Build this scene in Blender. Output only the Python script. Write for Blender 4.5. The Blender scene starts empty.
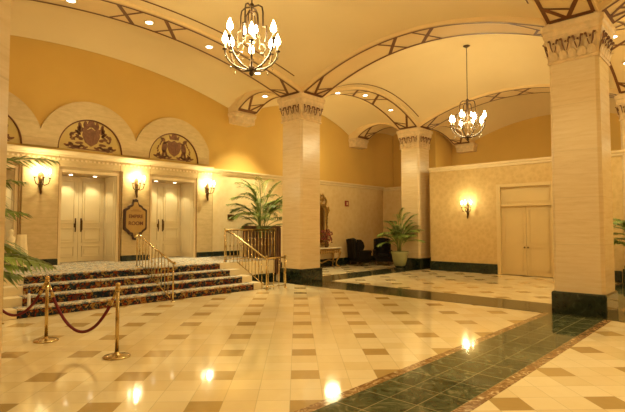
import bpy, math, random
from mathutils import Vector, Matrix
random.seed(7)
PI=math.pi
scn=bpy.context.scene
col=scn.collection
# ------------------------------------------------------------------ mesh helper
class MB:
    def __init__(s): s.v=[]; s.f=[]
    def add(s,vs,fs):
        n=len(s.v); s.v+= [tuple(p) for p in vs]; s.f+=[tuple(i+n for i in f) for f in fs]; return s
    def box(s,x0,x1,y0,y1,z0,z1,M=None):
        vs=[(x,y,z) for z in (z0,z1) for y in (y0,y1) for x in (x0,x1)]
        if M: vs=[M@Vector(p) for p in vs]
        return s.add(vs,[(0,2,3,1),(4,5,7,6),(0,1,5,4),(2,6,7,3),(0,4,6,2),(1,3,7,5)])
    def tube(s,pts,r,n=8,cap=True):
        pts=[Vector(p) for p in pts]; m=len(pts)
        if not hasattr(r,'__len__'): r=[r]*m
        rings=[]; prev=None
        for i,p in enumerate(pts):
            t=(pts[min(i+1,m-1)]-pts[max(i-1,0)])
            if t.length<1e-9: t=Vector((0,0,1))
            t.normalize()
            if prev is None:
                a=Vector((0,0,1)) if abs(t.z)<.9 else Vector((1,0,0))
                u=t.cross(a).normalized()
            else:
                u=(prev-t*prev.dot(t))
                u=u.normalized() if u.length>1e-6 else t.orthogonal().normalized()
            prev=u; w=t.cross(u)
            rings.append([p+(u*math.cos(2*PI*k/n)+w*math.sin(2*PI*k/n))*r[i] for k in range(n)])
        vs=[q for g in rings for q in g]; fs=[]
        for i in range(m-1):
            for k in range(n):
                a=i*n+k; b=i*n+(k+1)%n; fs.append((a,b,b+n,a+n))
        if cap: fs.append(tuple(range(n))[::-1]); fs.append(tuple((m-1)*n+k for k in range(n)))
        return s.add(vs,fs)
    def lathe(s,prof,n=20,c=(0,0,0),M=None,square=False):
        vs=[];fs=[]
        for r,z in prof:
            for k in range(n):
                a=2*PI*k/n
                p=Vector((c[0]+r*math.cos(a),c[1]+r*math.sin(a),c[2]+z))
                if M: p=M@p
                vs.append(p)
        m=len(prof)
        for i in range(m-1):
            for k in range(n):
                a=i*n+k;b=i*n+(k+1)%n; fs.append((a,b,b+n,a+n))
        fs.append(tuple(range(n))[::-1]); fs.append(tuple((m-1)*n+k for k in range(n)))
        return s.add(vs,fs)
    def poly(s,outline,axis='y',t=.02,M=None):      # extruded outline given in (a,b), thickness t along third axis
        n=len(outline); vs=[]
        for d in (0,t):
            for a,b in outline:
                p={'y':(a,d,b),'z':(a,b,d),'x':(d,a,b)}[axis]
                vs.append(M@Vector(p) if M else Vector(p))
        fs=[tuple(range(n)),tuple(range(n,2*n))[::-1]]+[(i,i+n,(i+1)%n+n,(i+1)%n) for i in range(n)]
        return s.add(vs,fs)
    def ring(s,hw_list,ch=0.0,c=(0,0)):              # square/chamfered loft: list of (halfwidth,z)
        vs=[];n=8
        for h,z in hw_list:
            k=min(ch,h*.5) if ch else .004
            for x,y in ((h-k,-h),(h,-h+k),(h,h-k),(h-k,h),(-h+k,h),(-h,h-k),(-h,-h+k),(-h+k,-h)):
                vs.append((c[0]+x,c[1]+y,z))
        fs=[]
        for i in range(len(hw_list)-1):
            for k in range(n):
                a=i*n+k;b=i*n+(k+1)%n; fs.append((a,b,b+n,a+n))
        fs.append(tuple(range(n))[::-1]); m=len(hw_list)-1; fs.append(tuple(m*n+k for k in range(n)))
        return s.add(vs,fs)
    def grid(s,fn,nu,nv):
        vs=[fn(i/nu,j/nv) for j in range(nv+1) for i in range(nu+1)]
        fs=[(j*(nu+1)+i,j*(nu+1)+i+1,(j+1)*(nu+1)+i+1,(j+1)*(nu+1)+i) for j in range(nv) for i in range(nu)]
        return s.add(vs,fs)
    def ell(s,c,r,n=10,m=7,M=None):
        prof=[]
        vs=[];fs=[]
        for j in range(m+1):
            ph=-PI/2+PI*j/m
            for k in range(n):
                a=2*PI*k/n
                p=Vector((c[0]+r[0]*math.cos(ph)*math.cos(a),c[1]+r[1]*math.cos(ph)*math.sin(a),c[2]+r[2]*math.sin(ph)))
                vs.append(M@p if M else p)
        for j in range(m):
            for k in range(n):
                a=j*n+k;b=j*n+(k+1)%n; fs.append((a,b,b+n,a+n))
        return s.add(vs,fs)
def obj(name,mb,mat,parent=None,smooth=False,bevel=0,loc=None,solid=0):
    me=bpy.data.meshes.new(name); me.from_pydata([tuple(v) for v in mb.v],[],mb.f); me.update()
    me.materials.append(mat)
    o=bpy.data.objects.new(name,me); col.objects.link(o)
    if parent: o.parent=parent
    if loc: o.location=loc
    if smooth:
        for p in me.polygons: p.use_smooth=True
    if bevel:
        b=o.modifiers.new('bevel','BEVEL'); b.width=bevel; b.segments=2; b.limit_method='ANGLE'; b.angle_limit=math.radians(40)
    if solid:
        b=o.modifiers.new('solid','SOLIDIFY'); b.thickness=solid
    return o
def tag(o,label,cat,group=None,kind=None):
    if label: o['label']=label
    if cat: o['category']=cat
    if group: o['group']=group
    if kind: o['kind']=kind
    return o
def thing(name,label,cat,loc=(0,0,0),rz=0,group=None):
    o=bpy.data.objects.new(name,None); col.objects.link(o); o.empty_display_size=.1
    o.location=loc; o.rotation_euler=(0,0,rz); return tag(o,label,cat,group)
def struct(name,mb,mat,parent=None,smooth=False,bevel=0):
    o=obj(name,mb,mat,parent,smooth,bevel)
    if not parent: o['kind']='structure'
    return o
def copy_tree(o,parent=None):
    c=o.copy(); col.objects.link(c)
    if parent: c.parent=parent
    for ch in [x for x in KIDS if x.parent==o]: copy_tree(ch,c)
    return c
KIDS=[]
def dup(root,loc,rz=None,label=None):
    global KIDS
    KIDS=[x for x in bpy.data.objects if x.parent]
    c=copy_tree(root); c.location=loc
    if rz is not None: c.rotation_euler=(0,0,rz)
    if label: c['label']=label
    return c
# ------------------------------------------------------------------ materials
def newmat(name):
    m=bpy.data.materials.new(name); m.use_nodes=True; nt=m.node_tree; b=nt.nodes['Principled BSDF']; return m,nt,b
def N(nt,t,**k):
    n=nt.nodes.new(t)
    for a,v in k.items(): setattr(n,a,v)
    return n
def L(nt,a,b): nt.links.new(a,b)
def mth(nt,op,a,b=None,c=None):
    n=N(nt,'ShaderNodeMath',operation=op)
    for i,x in enumerate((a,b,c)):
        if x is None: continue
        if isinstance(x,(int,float)): n.inputs[i].default_value=x
        else: L(nt,x,n.inputs[i])
    return n.outputs[0]
def mixc(nt,f,a,b,mode='MIX'):
    n=N(nt,'ShaderNodeMix',data_type='RGBA',blend_type=mode)
    for i,x in ((0,f),(6,a),(7,b)):
        if isinstance(x,(int,float)): n.inputs[i].default_value=x
        elif isinstance(x,tuple): n.inputs[i].default_value=x if len(x)==4 else x+(1,)
        else: L(nt,x,n.inputs[i])
    return n.outputs[2]
def ramp(nt,f,stops,interp='LINEAR'):
    n=N(nt,'ShaderNodeValToRGB'); n.color_ramp.interpolation=interp
    e=n.color_ramp.elements
    while len(e)<len(stops): e.new(.5)
    for i,(p,c) in enumerate(stops): e[i].position=p; e[i].color=c if len(c)==4 else c+(1,)
    L(nt,f,n.inputs[0]); return n.outputs[0]
def noise(nt,vec,scale,detail=4,rough=.5,dist=0):
    n=N(nt,'ShaderNodeTexNoise'); n.inputs['Scale'].default_value=scale; n.inputs['Detail'].default_value=detail
    n.inputs['Roughness'].default_value=rough; n.inputs['Distortion'].default_value=dist
    if vec is not None: L(nt,vec,n.inputs['Vector'])
    return n.outputs[0]
def wpos(nt,scale=(1,1,1)):
    g=N(nt,'ShaderNodeNewGeometry'); m=N(nt,'ShaderNodeVectorMath',operation='MULTIPLY'); L(nt,g.outputs['Position'],m.inputs[0]); m.inputs[1].default_value=scale
    return m.outputs[0]
def simple(name,c,rough=.6,metal=0,var=.12,scale=6,spec=.5,bump=0,coat=0):
    m,nt,b=newmat(name)
    v=N(nt,'ShaderNodeTexCoord').outputs['Object']
    f=noise(nt,v,scale)
    d=tuple(x*(1-var) for x in c); u=tuple(min(1,x*(1+var)) for x in c)
    L(nt,ramp(nt,f,[(.3,d),(.7,u)]),b.inputs['Base Color'])
    b.inputs['Roughness'].default_value=rough; b.inputs['Metallic'].default_value=metal
    b.inputs['Specular IOR Level'].default_value=spec; b.inputs['Coat Weight'].default_value=coat
    if bump:
        bn=N(nt,'ShaderNodeBump'); bn.inputs['Strength'].default_value=bump; bn.inputs['Distance'].default_value=.01
        L(nt,noise(nt,v,scale*6),bn.inputs['Height']); L(nt,bn.outputs[0],b.inputs['Normal'])
    return m
def emis(name,c,s):
    m,nt,b=newmat(name); b.inputs['Base Color'].default_value=(*c,1); b.inputs['Emission Color'].default_value=(*c,1); b.inputs['Emission Strength'].default_value=s; return m
def floor_mat():
    m,nt,b=newmat('cream_marble_tiles')
    g=N(nt,'ShaderNodeNewGeometry'); sp=N(nt,'ShaderNodeSeparateXYZ'); L(nt,g.outputs['Position'],sp.inputs[0])
    x,y=sp.outputs[0],sp.outputs[1]; T=.98/3
    a=mth(nt,'DIVIDE',mth(nt,'SUBTRACT',mth(nt,'DIVIDE',mth(nt,'ADD',x,y),2**.5),5.58-T/2-98*.98),T)
    c=mth(nt,'DIVIDE',mth(nt,'SUBTRACT',mth(nt,'DIVIDE',mth(nt,'SUBTRACT',x,y),2**.5),.10-T/2-98*.98),T)
    fa,fc=mth(nt,'FLOOR',a),mth(nt,'FLOOR',c)
    ra,rc=mth(nt,'FRACT',a),mth(nt,'FRACT',c)
    br=mth(nt,'MULTIPLY',mth(nt,'LESS_THAN',mth(nt,'MODULO',mth(nt,'ADD',fa,.5),3),1),mth(nt,'LESS_THAN',mth(nt,'MODULO',mth(nt,'ADD',fc,.5),3),1))
    gw=.012
    gr=mth(nt,'MAXIMUM',mth(nt,'GREATER_THAN',mth(nt,'ABSOLUTE',mth(nt,'SUBTRACT',ra,.5)),.5-gw),mth(nt,'GREATER_THAN',mth(nt,'ABSOLUTE',mth(nt,'SUBTRACT',rc,.5)),.5-gw))
    cv=N(nt,'ShaderNodeCombineXYZ'); L(nt,fa,cv.inputs[0]); L(nt,fc,cv.inputs[1])
    wn=N(nt,'ShaderNodeTexWhiteNoise'); L(nt,cv.outputs[0],wn.inputs[0])
    n1=noise(nt,wpos(nt),3,6,.6,1.5)
    f=mth(nt,'ADD',mth(nt,'MULTIPLY',wn.outputs[0],.55),mth(nt,'MULTIPLY',n1,.45))
    cream=ramp(nt,f,[(.15,(.78,.59,.31)),(.5,(.85,.67,.38)),(.85,(.91,.75,.46))])
    brown=ramp(nt,f,[(.2,(.44,.28,.095)),(.8,(.58,.39,.15))])
    cc=mixc(nt,br,cream,brown)
    cc=mixc(nt,mth(nt,'MULTIPLY',gr,.35),cc,(.35,.25,.13))
    L(nt,cc,b.inputs['Base Color']); b.inputs['Roughness'].default_value=.13
    b.inputs['Specular IOR Level'].default_value=.5
    n2=noise(nt,wpos(nt),9,3); L(nt,mth(nt,'ADD',mth(nt,'MULTIPLY',n2,.07),.035),b.inputs['Roughness'])
    return m
def marble(name,stops,scale,rough,stretch=(1,1,1),dist=1.5,tile=None,grout=(.1,.09,.05),spec=.5):
    m,nt,b=newmat(name)
    v=wpos(nt,stretch)
    f=noise(nt,v,scale,8,.6,dist)
    c=ramp(nt,f,stops)
    if tile:
        tx,ty,ox,oy=tile
        g=N(nt,'ShaderNodeNewGeometry'); sp=N(nt,'ShaderNodeSeparateXYZ'); L(nt,g.outputs['Position'],sp.inputs[0])
        rs=[];fl=[]
        for o,t,off in ((sp.outputs[0],tx,ox),(sp.outputs[1],ty,oy)):
            q=mth(nt,'DIVIDE',mth(nt,'ADD',o,50*t-off),t); rs.append(mth(nt,'GREATER_THAN',mth(nt,'ABSOLUTE',mth(nt,'SUBTRACT',mth(nt,'FRACT',q),.5)),.483)); fl.append(mth(nt,'FLOOR',q))
        cv=N(nt,'ShaderNodeCombineXYZ'); L(nt,fl[0],cv.inputs[0]); L(nt,fl[1],cv.inputs[1])
        wn=N(nt,'ShaderNodeTexWhiteNoise'); L(nt,cv.outputs[0],wn.inputs[0])
        c=mixc(nt,mth(nt,'MULTIPLY',wn.outputs[0],.35),c,(.03,.03,.015))
        c=mixc(nt,mth(nt,'MAXIMUM',rs[0],rs[1]),c,grout)
    L(nt,c,b.inputs['Base Color']); b.inputs['Roughness'].default_value=rough; b.inputs['Specular IOR Level'].default_value=spec
    return m
def travertine():
    m,nt,b=newmat('travertine_column')
    f=noise(nt,wpos(nt,(.8,.8,7)),2.2,8,.7,.3)
    f2=noise(nt,wpos(nt,(.25,.25,.9)),1.3,2)
    c=ramp(nt,f,[(.25,(.60,.43,.22)),(.45,(.71,.535,.30)),(.60,(.75,.585,.345)),(.8,(.82,.66,.42))])
    c=mixc(nt,mth(nt,'MULTIPLY',f2,.3),c,(.78,.55,.33))
    g=N(nt,'ShaderNodeNewGeometry'); sp=N(nt,'ShaderNodeSeparateXYZ'); L(nt,g.outputs['Position'],sp.inputs[0])
    q=mth(nt,'FRACT',mth(nt,'DIVIDE',mth(nt,'SUBTRACT',sp.outputs[2],.43),.93))
    c=mixc(nt,mth(nt,'MULTIPLY',mth(nt,'LESS_THAN',q,.010),.25),c,(.35,.24,.13))
    L(nt,c,b.inputs['Base Color']); b.inputs['Roughness'].default_value=.27
    return m
def stoneblock():
    m,nt,b=newmat('limestone_blocks')
    g=N(nt,'ShaderNodeNewGeometry'); sp=N(nt,'ShaderNodeSeparateXYZ'); L(nt,g.outputs['Position'],sp.inputs[0])
    q=mth(nt,'FRACT',mth(nt,'DIVIDE',mth(nt,'SUBTRACT',sp.outputs[2],.7),.42))
    f=noise(nt,wpos(nt,(1,1,3)),4,6,.6)
    c=ramp(nt,f,[(.3,(.54,.38,.17)),(.7,(.66,.48,.24))])
    c=mixc(nt,mth(nt,'MULTIPLY',mth(nt,'LESS_THAN',q,.02),.45),c,(.4,.26,.12))
    L(nt,c,b.inputs['Base Color']); b.inputs['Roughness'].default_value=.5
    return m
def wallpaper(name,c1,c2,scale=5):
    m,nt,b=newmat(name)
    v=N(nt,'ShaderNodeTexVoronoi'); v.inputs['Scale'].default_value=scale; L(nt,wpos(nt),v.inputs['Vector'])
    f=noise(nt,wpos(nt),scale*2.5,5,.6)
    k=mth(nt,'ADD',mth(nt,'MULTIPLY',v.outputs['Distance'],.5),mth(nt,'MULTIPLY',f,.6))
    L(nt,ramp(nt,k,[(.3,c1),(.75,c2)]),b.inputs['Base Color']); b.inputs['Roughness'].default_value=.75
    return m
def carpet(name,pal,scale,bump=.4):
    m,nt,b=newmat(name)
    v=N(nt,'ShaderNodeTexVoronoi'); v.inputs['Scale'].default_value=scale
    d=N(nt,'ShaderNodeTexNoise'); d.inputs['Scale'].default_value=scale*.6; L(nt,wpos(nt),d.inputs['Vector'])
    ad=N(nt,'ShaderNodeVectorMath',operation='MULTIPLY_ADD'); L(nt,d.outputs['Color'],ad.inputs[0]); ad.inputs[1].default_value=(.25,.25,.25); L(nt,wpos(nt),ad.inputs[2])
    L(nt,ad.outputs[0],v.inputs['Vector'])
    s=N(nt,'ShaderNodeSeparateColor'); L(nt,v.outputs['Color'],s.inputs[0])
    n=len(pal); c=ramp(nt,s.outputs[0],[(i/n,p) for i,p in enumerate(pal)],'CONSTANT')
    L(nt,c,b.inputs['Base Color']); b.inputs['Roughness'].default_value=.95; b.inputs['Specular IOR Level'].default_value=.1
    return m
M={}
M['floor']=floor_mat()
M['green']=marble('green_marble',[(.30,(.03,.038,.016)),(.47,(.075,.088,.04)),(.58,(.12,.13,.065)),(.68,(.26,.24,.13))],3.2,.05,(1,1,1),3,tile=(.45,.314,0,2.11),grout=(.26,.22,.11),spec=.22)
M['greeny']=marble('green_marble_cross',[(.3,(.02,.02,.008)),(.5,(.045,.045,.018)),(.65,(.09,.075,.03)),(.8,(.15,.12,.05))],2.6,.10,(1,1,1),2.5,tile=(.43,.45,10.1,0),grout=(.14,.12,.07),spec=.3)
M['border']=marble('rosso_border',[(.3,(.14,.06,.02)),(.5,(.30,.16,.06)),(.60,(.48,.31,.14)),(.67,(.76,.6,.36))],7,.1,(1,1,1),2.5)
M['black']=marble('verde_black',[(.3,(.008,.011,.007)),(.6,(.022,.03,.018)),(.75,(.07,.08,.05))],4,.12,(1,1,1),2)
M['trav']=travertine()
M['stone']=stoneblock()
M['capital']=simple('capital_plaster',(.70,.50,.27),.6,var=.12,scale=8,bump=.15)
M['plaster']=simple('vault_plaster',(.77,.585,.31),.8,var=.03,scale=.6)
M['arch']=simple('arch_plaster',(.77,.55,.27),.7,var=.04,scale=1)
M['brown']=simple('brown_stencil',(.16,.055,.015),.5,var=.15,scale=20)
M['upper']=simple('ochre_wall',(.66,.405,.10),.8,var=.04,scale=.8)
M['paper']=wallpaper('gold_wallpaper',(.70,.50,.24),(.76,.57,.30))
M['paper2']=wallpaper('gold_damask_paper',(.58,.385,.15),(.68,.48,.21),7)
M['trim']=simple('cream_trim',(.80,.62,.36),.5,var=.05,scale=3)
M['door']=simple('cream_door_paint',(.82,.68,.43),.35,var=.03,scale=2)
M['bdoor']=simple('tan_door_paint',(.70,.52,.25),.4,var=.03,scale=2)
M['brass']=simple('polished_brass',(.56,.42,.19),.25,1,var=.12,scale=15)
M['bronze']=simple('dark_bronze',(.13,.07,.025),.35,.8,var=.2,scale=20)
M['iron']=simple('antique_bronze_iron',(.07,.035,.012),.5,.3,var=.2,scale=20)
M['ropes']=simple('burgundy_velvet',(.16,.008,.014),.8,var=.25,scale=30)
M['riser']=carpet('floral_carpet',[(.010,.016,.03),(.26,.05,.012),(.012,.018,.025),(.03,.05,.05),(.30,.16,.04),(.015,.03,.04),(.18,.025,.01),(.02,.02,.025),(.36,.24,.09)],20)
M['tread']=carpet('floral_carpet_lit',[(.14,.17,.20),(.62,.52,.36),(.25,.30,.30),(.55,.36,.18),(.68,.60,.46),(.30,.22,.16),(.60,.54,.42)],20)  # glare on the stair treads painted in as paler carpet; landing shares it
M['nose']=simple('stone_step',(.80,.66,.42),.35,var=.06,scale=4)
M['leaf']=simple('palm_leaf',(.20,.27,.045),.45,var=.5,scale=3)
M['stem']=simple('palm_stem',(.22,.24,.07),.5,var=.25,scale=8)
M['soil']=simple('soil',(.05,.03,.015),.95,var=.3,scale=20,bump=.5)
M['wood']=simple('brown_slat_wood',(.13,.055,.02),.45,var=.3,scale=7)
M['glaze']=simple('sage_glazed_pot',(.36,.35,.16),.25,var=.1,scale=4)
M['leather']=simple('black_leather',(.007,.004,.003),.6,var=.3,scale=8,spec=.2)
M['gilt']=simple('gilded_carving',(.42,.25,.07),.38,.7,var=.3,scale=14,bump=.3)
M['marbletop']=simple('pale_marble_top',(.80,.70,.52),.15,var=.1,scale=6)
M['flower']=simple('dried_red_flowers',(.24,.05,.03),.8,var=.6,scale=20)
M['lun']=simple('lunette_ochre',(.60,.42,.13),.6,var=.08,scale=3)
M['crest']=simple('crest_umber',(.20,.075,.03),.6,var=.35,scale=10)
M['crest2']=simple('crest_red_ochre',(.21,.085,.035),.6,var=.3,scale=14)
M['signf']=simple('sign_gold_face',(.46,.27,.07),.4,var=.08,scale=4)
M['signr']=simple('sign_dark_frame',(.05,.014,.008),.35,var=.2,scale=12)
M['letter']=simple('sign_letter',(.17,.055,.015),.5,var=.1,scale=20)
M['red']=simple('red_enamel',(.28,.03,.015),.4,var=.1,scale=20)
M['tan']=simple('tan_edge_line',(.42,.25,.09),.6,var=.1,scale=8)
M['white']=simple('white_plastic',(.8,.8,.82),.4,var=.03,scale=10)
M['blue']=simple('blue_cap',(.05,.09,.25),.4,var=.05,scale=10)
M['linen']=simple('ivory_linen',(.80,.64,.38),.8,var=.06,scale=6)
M['candle']=simple('ivory_candle',(.85,.72,.45),.5,var=.03,scale=10)
M['bulb']=emis('flame_bulb',(1,.83,.52),40)
M['down']=emis('downlight_lens',(1,.88,.65),9)
m,nt,b=newmat('mirror_glass'); b.inputs['Metallic'].default_value=1; b.inputs['Roughness'].default_value=.03
L(nt,ramp(nt,noise(nt,wpos(nt),3),[(0,(.78,.78,.74)),(1,(.85,.85,.8))]),b.inputs['Base Color']); M['mirror']=m
m,nt,b=newmat('crystal'); b.inputs['Transmission Weight'].default_value=.85; b.inputs['Roughness'].default_value=.05; b.inputs['IOR'].default_value=1.5
L(nt,ramp(nt,noise(nt,wpos(nt),8),[(0,(.95,.88,.7)),(1,(1,.95,.85))]),b.inputs['Base Color']); M['crystal']=m
# ------------------------------------------------------------------ layout constants
COLX=[.05,10.78,17.7]; COLY=[2.58,10.58]
HW=.475; CH=5.8; SPR=5.85; VS=6.0
WY=13.8; PZ=.70; BX=17.3; BKX=22.6
# floor
struct('floor',MB().box(-3.2,BKX+.2,-3.6,WY+1.0,-.15,0),M['floor'])
k=1
def trimn(mb,mat,smooth=False,bevel=0):
    global k
    o=struct('trim_%d'%k,mb,mat,smooth=smooth,bevel=bevel); k+=1; return o
# floor bands
e=.006
t=trimn(MB().box(-3.2,10.12,2.11,3.05,-.001,e).box(11.42,BX,2.11,3.05,-.001,e),M['green'])
trimn(MB().box(-3.2,10.12,3.05,3.17,-.001,e).box(-3.2,10.12,1.99,2.11,-.001,e).box(11.42,BX,3.05,3.17,-.001,e).box(11.42,BX,1.99,2.11,-.001,e),M['border'])
trimn(MB().box(10.12,11.42,-3.5,10.0,-.001,e).box(10.12,11.42,10.0,11.2,-.001,e).box(11.42,19.9,10.0,11.2,-.001,e),M['greeny'])
# ------------------------------------------------------------------ vaulted ceiling
XB=[(-3.3,-.42,.3),(.525,10.305,.74),(11.255,17.225,.74),(18.175,BKX,.5)]
YB=[(-3.6,2.105,.6),(3.055,10.105,.74),(11.055,WY,.36)]
def vault(x0,x1,rx,y0,y1,ry,x,y,half=None):
    u=2*(x-x0)/(x1-x0)-1; v=2*(y-y0)/(y1-y0)-1
    return VS+rx*(1-u*u)+ry*(1-v*v)
cm=MB()
for x0,x1,rx in XB:
    for y0,y1,ry in YB:
        cm.grid(lambda a,b:(x0+(x1-x0)*a,y0+(y1-y0)*b,vault(x0,x1,rx,y0,y1,ry,x0+(x1-x0)*a,y0+(y1-y0)*b)),32,24)
# strips of ceiling above arches/columns closing the gaps
for X in COLX: cm.add([(X-.5,-3.6,7.05),(X+.5,-3.6,7.05),(X+.5,WY,7.05),(X-.5,WY,7.05)],[(0,1,2,3)])
for Y in COLY: cm.add([(-3.3,Y-.5,7.06),(BKX,Y-.5,7.06),(BKX,Y+.5,7.06),(-3.3,Y+.5,7.06)],[(0,1,2,3)])
ceil=struct('ceiling',cm,M['plaster'],smooth=True)
# painted thin lines on the vault webs
lm=MB()
def webline(x0,x1,rx,y0,y1,ry,side,off=.55):
    n=48; P=[]
    for i in range(n+1):
        a=.05+.90*i/n
        for w in (0,.035):
            if side in 'NS':
                x=x0+(x1-x0)*a; y=(y1-off-w) if side=='N' else (y0+off+w)
            else:
                y=y0+(y1-y0)*a; x=(x1-off-w) if side=='E' else (x0+off+w)
            P.append((x,y,vault(x0,x1,rx,y0,y1,ry,x,y)-.008))
    lm.add(P,[(2*i,2*i+1,2*i+3,2*i+2) for i in range(n)])
for xb in XB[1:3]:
    webline(*xb,*YB[1],'N',.16); webline(*xb,*YB[1],'S',.16); webline(*xb,*YB[0],'N',.16)
struct('painted_line',lm,M['brown'],ceil)
# arches
def arch(axis,c,a0,a1,r,crosses=(),spots=(),ends=(True,True),hw=.475):
    def S(s,t,d=0):
        u=2*(s-a0)/(a1-a0)-1; z=SPR+r*(1-u*u)-d
        return (s,c+t,z) if axis=='x' else (c+t,s,z)
    mb=MB(); n=40
    vs=[];
    for i in range(n+1):
        s=a0+(a1-a0)*i/n
        p=S(s,-hw);q=S(s,hw)
        vs+= [p,q,(q[0],q[1],q[2]+.16),(q[0] if axis=='x' else q[0]+.05,q[1]+.05 if axis=='x' else q[1],q[2]+.17),
              (q[0] if axis=='x' else q[0]+.05,q[1]+.05 if axis=='x' else q[1],7.02),
              (p[0] if axis=='x' else p[0]-.05,p[1]-.05 if axis=='x' else p[1],7.02),
              (p[0] if axis=='x' else p[0]-.05,p[1]-.05 if axis=='x' else p[1],p[2]+.17),(p[0],p[1],p[2]+.16)]
    fs=[]
    for i in range(n):
        for j in range(8):
            a=i*8+j;b=i*8+(j+1)%8; fs.append((a,b,b+8,a+8))
    mb.add(vs,fs)
    o=trimn(mb,M['arch'])
    br=MB()
    def strip(s0,t0,s1,t1,w=.05):
        L_=math.hypot(s1-s0,t1-t0); m=max(1,int(L_/.15)); nx,ny=-(t1-t0)/L_*w/2,(s1-s0)/L_*w/2
        v=[]
        for i in range(m+1):
            f=i/m; s=s0+(s1-s0)*f; t=t0+(t1-t0)*f
            v+=[S(s+nx,t+ny,.008),S(s-nx,t-ny,.008)]
        br.add(v,[(2*i,2*i+1,2*i+3,2*i+2) for i in range(m)])
    T=.40
    strip(a0+.05,T,a1-.05,T,.075); strip(a0+.05,-T,a1-.05,-T,.065)
    for flag,e0,dr in ((ends[0],a0+.06,1),(ends[1],a1-.06,-1)):
        if flag:
            strip(e0,-T,e0,T,.11); strip(e0,.05,e0+dr*.45,T,.085); strip(e0,.05,e0+dr*.75,-T,.085); strip(e0+dr*.45,T,e0+dr*.2,-.12,.05)
    for c_ in crosses:
        strip(c_-.36,-T,c_+.36,T,.09); strip(c_-.22,T,c_+.22,-T,.07)
    struct('stencil_band',br,M['brown'],o)
    return o,S
spots=[]
def spot_on(S,s,t=0): spots.append(S(s,t,0))
A1,S1=arch('x',10.58,.525,10.305,.81,(4.95,6.1)); [spot_on(S1,s) for s in (2.0,3.74,5.53,7.25,8.95)]
A2,S2=arch('x',10.58,11.255,17.225,.81,(13.6,14.85)); [spot_on(S2,s) for s in (12.6,14.2,15.9)]
A3,S3=arch('x',10.58,18.175,BKX-.45,.45,())
A4,S4=arch('x',2.58,.525,10.305,.81,(4.95,6.1)); [spot_on(S4,s) for s in (2.0,3.74,5.53,7.25,8.95)]
A5,S5=arch('x',2.58,11.255,17.225,.81,(13.6,14.85)); [spot_on(S5,s) for s in (12.6,14.2,15.9)]
A6,S6=arch('y',10.78,3.055,10.105,.81,(6.05,7.1))
A7,S7=arch('y',10.78,11.055,WY-.45,.42,()); spot_on(S7,12.35)
A8,S8=arch('y',17.7,3.055,10.105,.81,(6.05,7.1))
A9,S9=arch('y',17.7,11.055,WY-.45,.42,())
A10,S10=arch('y',10.78,-3.5,2.105,.7,(-.7,))
A11,S11=arch('y',17.7,-3.5,2.105,.7,(-.7,)); 
arch('y',.05,3.055,10.105,.81,(6.05,7.1)); arch('y',.05,11.055,WY-.45,.42,())
# ------------------------------------------------------------------ walls
Wt=7.3
# left wall with three portal openings
PC=[2.86,5.5,8.14]; OW=.76; HEAD=3.21; RD=.85
wl=MB(); xs=[-3.2]
for c in PC: xs+=[c-OW,c+OW]
xs+=[9.6]
for i in range(0,len(xs),2): wl.box(xs[i],xs[i+1],WY,WY+RD+.15,0,HEAD)
wl.box(-3.2,9.6,WY,WY+RD+.15,HEAD,3.65)
for c in PC: wl.box(c-OW,c+OW,WY+RD+.05,WY+RD+.15,0,HEAD)
struct('wall_left',wl,M['stone'])
struct('wall_left',MB().box(9.6,20.0,WY,WY+.2,0,3.65),M['paper'])
struct('wall_left',MB().box(-3.2,BKX+.2,WY+.02,WY+.2,3.65,Wt),M['upper'])
# right of corner: lower return wall with ledge, pier above, back wall
struct('wall_back',MB().box(BKX,BKX+.2,-3.6,WY+.2,0,Wt),M['upper'])
struct('wall_back',MB().box(19.95,BKX-.01,9.66,WY-.01,0,3.62),M['paper'])
struct('wall_back',MB().box(20.9,BKX-.01,11.35,WY-.01,3.62,Wt),M['upper'])
# low partition block with double doors (opening Y 5.1..6.9)
DY0,DY1=4.98,6.9
pb=MB().box(BX,BX+.3,-3.6,DY0,0,4.0).box(BX,BX+.3,DY1,9.65,0,4.0).box(BX,BX+.3,DY0,DY1,3.22,4.0).box(BX+.3,BKX-.01,-3.6,9.65,0,4.0)
struct('wall_back',pb,M['paper2'])
# plain walls behind the camera
struct('wall_front',MB().box(-3.4,-3.2,-3.6,WY+.9,0,Wt),M['paper'])
struct('wall_right',MB().box(-3.4,BKX+.2,-3.8,-3.6,0,Wt),M['paper'])
# mouldings
def mould(axis,a0,a1,pos,z,sgn=-1):
    pr=[(0,-.07),(.03,-.07),(.05,-.03),(.05,0),(.09,.03),(.11,.07),(.11,.10),(0,.10)]
    mb=MB(); vs=[]
    for a in (a0,a1):
        for d,h in pr: vs.append((a,pos+sgn*d,z+h) if axis=='x' else (pos+sgn*d,a,z+h))
    n=len(pr); mb.add(vs,[(i,(i+1)%n,(i+1)%n+n,i+n) for i in range(n)]+[tuple(range(n)),tuple(range(n,2*n))[::-1]])
    return mb
trimn(mould('x',9.62,19.95,WY,3.64),M['trim'])
trimn(mould('y',9.66,WY-.1,19.95,3.60),M['trim'])
trimn(mould('y',-3.6,9.65,BX,4.0),M['trim'])
trimn(mould('x',BX,19.95,9.65,4.0,1),M['trim'])
trimn(mould('x',-3.2,9.62,WY-.03,3.69),M['trim'])
db=MB()
x=1.0
while x<9.6: db.box(x,x+.06,WY-.09,WY-.05,3.53,3.58); x+=.12
trimn(db,M['trim'])
trimn(MB().box(-3.2,9.62,WY-.07,WY+.02,3.36,3.63),M['stone'])
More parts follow.
